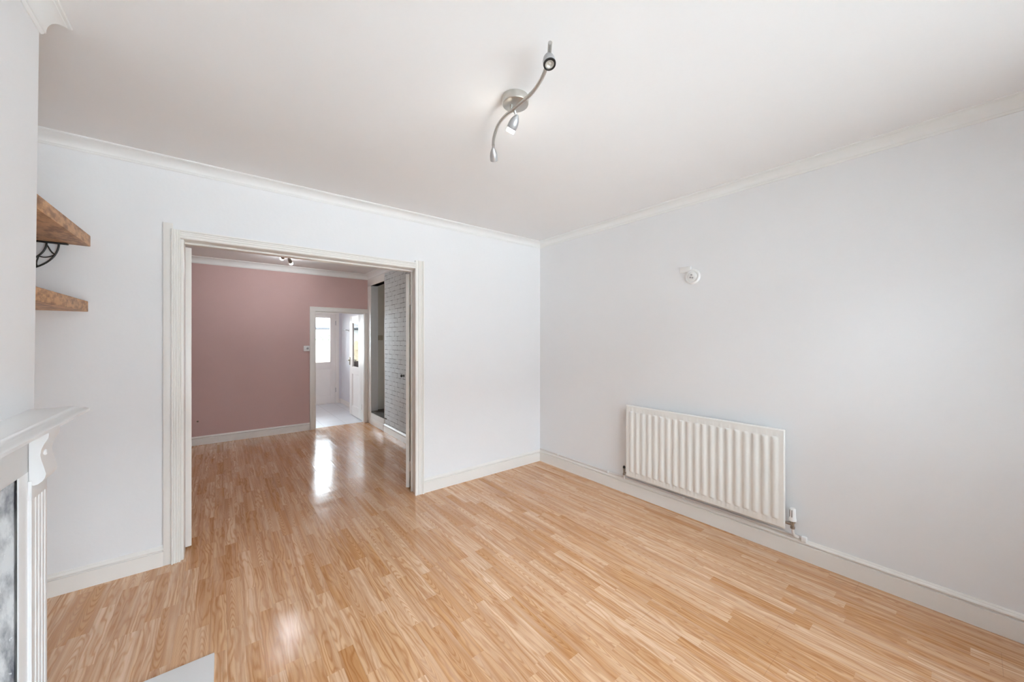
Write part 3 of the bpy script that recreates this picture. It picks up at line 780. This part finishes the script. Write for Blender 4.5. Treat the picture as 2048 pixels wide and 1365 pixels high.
# back door
bm = B()
box(bm, BX1 - .012, BX1 + .050, KY1 - .018, KY1 + .05, 0, BZ + .03, .003); box(bm, BX0 - .05, BX0 + .012, KY1 - .018, KY1 + .05, 0, BZ + .03, .003); box(bm, BX0 + .012, BX1 - .012, KY1 - .018, KY1 + .05, BZ - .02, BZ + .03, .003)
box(bm, BX0 + .012, BX1 - .012, KY1 - .01, KY1 + .10, 0, .022, .003)
struct('trim_back_door_frame', bm, TRIM, 'white frame of the back door', 'door frame')
d4 = glazed_leaf('door_4', 'white half glazed back door at the end of the kitchen', False, (BX0 + .014, KY1 + .002, .0225), .802, 1.9772, .044, (.11, .697, .895, 1.90), (.11, .697, .16, .76), .1, TRIM)
for z in (.30, 1.80):
    bm = B(); tube(bm, [(2.012, KY1 - .006, z - .05), (2.012, KY1 - .006, z + .05)], .008, 10); obj('door_hinge', bm, SILVER, d4)
bm = B(); box(bm, 1.254, 1.284, KY1 - .006, KY1 + .002, .95, 1.12, .002); hh = obj('handle_plate', bm, BRASSD, d4)
bm = B(); tube(bm, [(1.269, KY1 - .006, 1.05), (1.269, KY1 - .05, 1.05), (1.37, KY1 - .05, 1.05)], .008, 10); obj('lever', bm, BRASSD, hh)
# kitchen window
def window(name, x0, x1, z0, z1, y0, y1, nx, label):
    o = D.objects.new(name, None); COL.objects.link(o); o['kind'] = 'structure'; o['label'] = label; o['category'] = 'window'
    bm = B(); f = .055; yc0, yc1 = y0, y1
    box(bm, x0, x1, yc0, yc1, z0, z0 + f); box(bm, x0, x1, yc0, yc1, z1 - f, z1)
    ws = (x1 - x0 - f) / nx
    for k in range(nx + 1): box(bm, x0 + k * ws, x0 + k * ws + f, yc0, yc1, z0 + f, z1 - f)
    obj('window_frame', bm, TRIM, o)
    for k in range(nx):
        bm = B(); box(bm, x0 + k * ws + f, x0 + (k + 1) * ws, (yc0 + yc1) / 2 - .002, (yc0 + yc1) / 2 + .002, z0 + f, z1 - f); obj('glass_pane', bm, GLASS, o)
    return o
window('window_1', WX0, WX1, WZ0, WZ1, YF0 - .14, YF0 - .08, 3, 'white framed front window behind the viewer')
window('window_2', KW0, KW1, .85, 2.28, KY1 + .04, KY1 + .10, 2, 'white framed kitchen window')
# coat hook on the kitchen side wall
hk = thing('wall_hook', (KX, 8.30, 1.63), 'small grey hook rail on the kitchen side wall beside the open door', 'hook')
bm = B(); lathe(bm, (KX - .0004, 8.27, 1.625), (-1, 0, 0), [(0, .030), (.006, .030), (.009, .024), (.0095, 0)], 18); obj('hook_plate', bm, SILVER, hk)
bm = B(); tube(bm, spline([(KX - .008, 8.27, 1.625), (KX - .05, 8.28, 1.632), (KX - .062, 8.33, 1.634), (KX - .062, 8.50, 1.640)], 6), .010, 10); obj('hook_arm', bm, SILVER, hk)

# ------------------------------------------------------------------ outside
struct('ground', box(B(), -14, 18, KY1 + .12, 40, -.25, -.10), CONC, 'pale paved yard behind the house', 'ground')
struct('ground_front', box(B(), -14, 18, -30, YF0 - .2, -.45, -.35), CONCF, 'unseen street ground in front of the house, made pale to bounce light up to the ceiling', 'ground')  # unseen ground, coloured pale to throw daylight up onto the ceiling
struct('wall_street_blocker', box(B(), -16, 20, -15.5, -14.5, -.4, 6.4), BLOCKER, 'unseen block across the street, added to cut window light on the back wall', 'light blocker')  # unseen block, added so less daylight falls straight on the back wall
fe = thing('garden_fence', (2.3, 11.5, -.1), 'pale timber garden fence with brown post seen through the back door', 'fence')
bm = B()
for k in range(52):
    x = -.6 + k * .115
    box(bm, x, x + .105, 11.50, 11.52, -.05, 1.40 + .008 * math.sin(k * 1.7))
obj('fence_boards', bm, FENCEM, fe)
for z in (.25, 1.13):
    bm = B(); box(bm, -.6, 5.38, 11.46, 11.50, z, z + .07); obj('fence_rail', bm, FENCEM, fe)
for x in (.45, 2.27, 4.09):
    bm = B(); box(bm, x, x + .09, 11.40, 11.49, -.1, 1.47, .005); obj('fence_post', bm, POSTM, fe)
bu = thing('garden_bush', (2.45, 12.3, -.1), 'grey green bush rising behind the garden fence', 'bush')
bm = B(); rnd = random.Random(3)
for k in range(900):
    a = rnd.uniform(0, 6.283); e = rnd.uniform(-.9, 1.2); r = rnd.uniform(.62, 1.0)
    c = Vector((2.55 + .42 * r * math.cos(a) * math.cos(e), 12.3 + .35 * r * math.sin(a) * math.cos(e), 1.12 + .55 * r * math.sin(e)))
    d1 = Vector((rnd.uniform(-1, 1), rnd.uniform(-1, 1), rnd.uniform(-1, 1))).normalized(); d2 = d1.orthogonal().normalized()
    s = rnd.uniform(.03, .05)
    vs = [bm.verts.new(c + d1 * s), bm.verts.new(c + d2 * s * .45 + d1.cross(d2) * .004), bm.verts.new(c - d1 * s), bm.verts.new(c - d2 * s * .45 + d1.cross(d2) * .004)]
    bm.faces.new(vs)
obj('foliage', bm, LEAFM, bu, smooth=False)
bm = B()
for k in range(5):
    a = k * 1.3; tube(bm, spline([(2.55, 12.3, -.1), (2.55 + .1 * math.cos(a), 12.3 + .1 * math.sin(a), .5), (2.55 + .28 * math.cos(a), 12.3 + .25 * math.sin(a), 1.2)], 5), .014, 6)
obj('stems', bm, POSTM, bu)
ob = thing('outbuilding', (3.0, 17.5, -.1), 'low white outbuilding with tiled roof and dark gutter beyond the fence', 'outbuilding')
bm = B(); box(bm, -1.5, 7.0, 16.1, 19.0, -.1, 1.95); obj('building_wall', bm, RENDER, ob)
bm = B(); prism(bm, [(15.95, 1.92), (15.95, 1.99), (17.6, 3.55), (19.2, 1.99), (19.2, 1.92)], 0, -1.7, 7.2); obj('tiled_roof', bm, ROOFM, ob)
bm = B(); box(bm, -1.7, 7.2, 15.84, 15.95, 1.83, 1.92, .02); obj('gutter', bm, GUTM, ob)

# ------------------------------------------------------------------ light
w = D.worlds.new('overcast sky'); scene.world = w; w.use_nodes = True
bg = w.node_tree.nodes['Background']
bg.inputs['Color'].default_value = (.86, .97, 1.09, 1); bg.inputs['Strength'].default_value = 1.0
def portal(name, loc, rot, sx, sy):
    l = D.lights.new(name, 'AREA'); l.shape = 'RECTANGLE'; l.size = sx; l.size_y = sy
    l.cycles.is_portal = True
    o = D.objects.new(name, l); COL.objects.link(o); o.location = loc; o.rotation_euler = rot
portal('front_window_portal', ((WX0 + WX1) / 2, YF0 - .17, (WZ0 + WZ1) / 2), (math.radians(90), 0, 0), WX1 - WX0, WZ1 - WZ0)
portal('kitchen_window_portal', ((KW0 + KW1) / 2, KY1 + .115, 1.565), (math.radians(-90), 0, 0), KW1 - KW0, 1.43)
portal('back_door_portal', (1.61, KY1 + .11, 1.43), (math.radians(-90), 0, 0), .62, 1.05)

# ------------------------------------------------------------------ camera
F = 731.0
cam = D.cameras.new('camera'); co = D.objects.new('camera', cam); COL.objects.link(co)
cam.sensor_fit = 'HORIZONTAL'; cam.sensor_width = 36; cam.lens = F / 2048 * 36
yaw = math.atan2(581.3, 731.0)
co.location = (0, 0, 1.42); co.rotation_euler = (math.radians(90), 0, -yaw)
cam.shift_y = (680.5 - 682.5) / 2048
cam.clip_start = .02; cam.clip_end = 200
scene.camera = co

vs = scene.view_settings
vs.view_transform = 'Standard'; vs.look = 'None'; vs.gamma = 1; vs.use_curve_mapping = False
vs.exposure = 4.38
scene.cycles.use_denoising = True
scene.cycles.max_bounces = 14; scene.cycles.diffuse_bounces = 8; scene.cycles.glossy_bounces = 5
scene.cycles.transparent_max_bounces = 12
scene.cycles.sample_clamp_indirect = 6
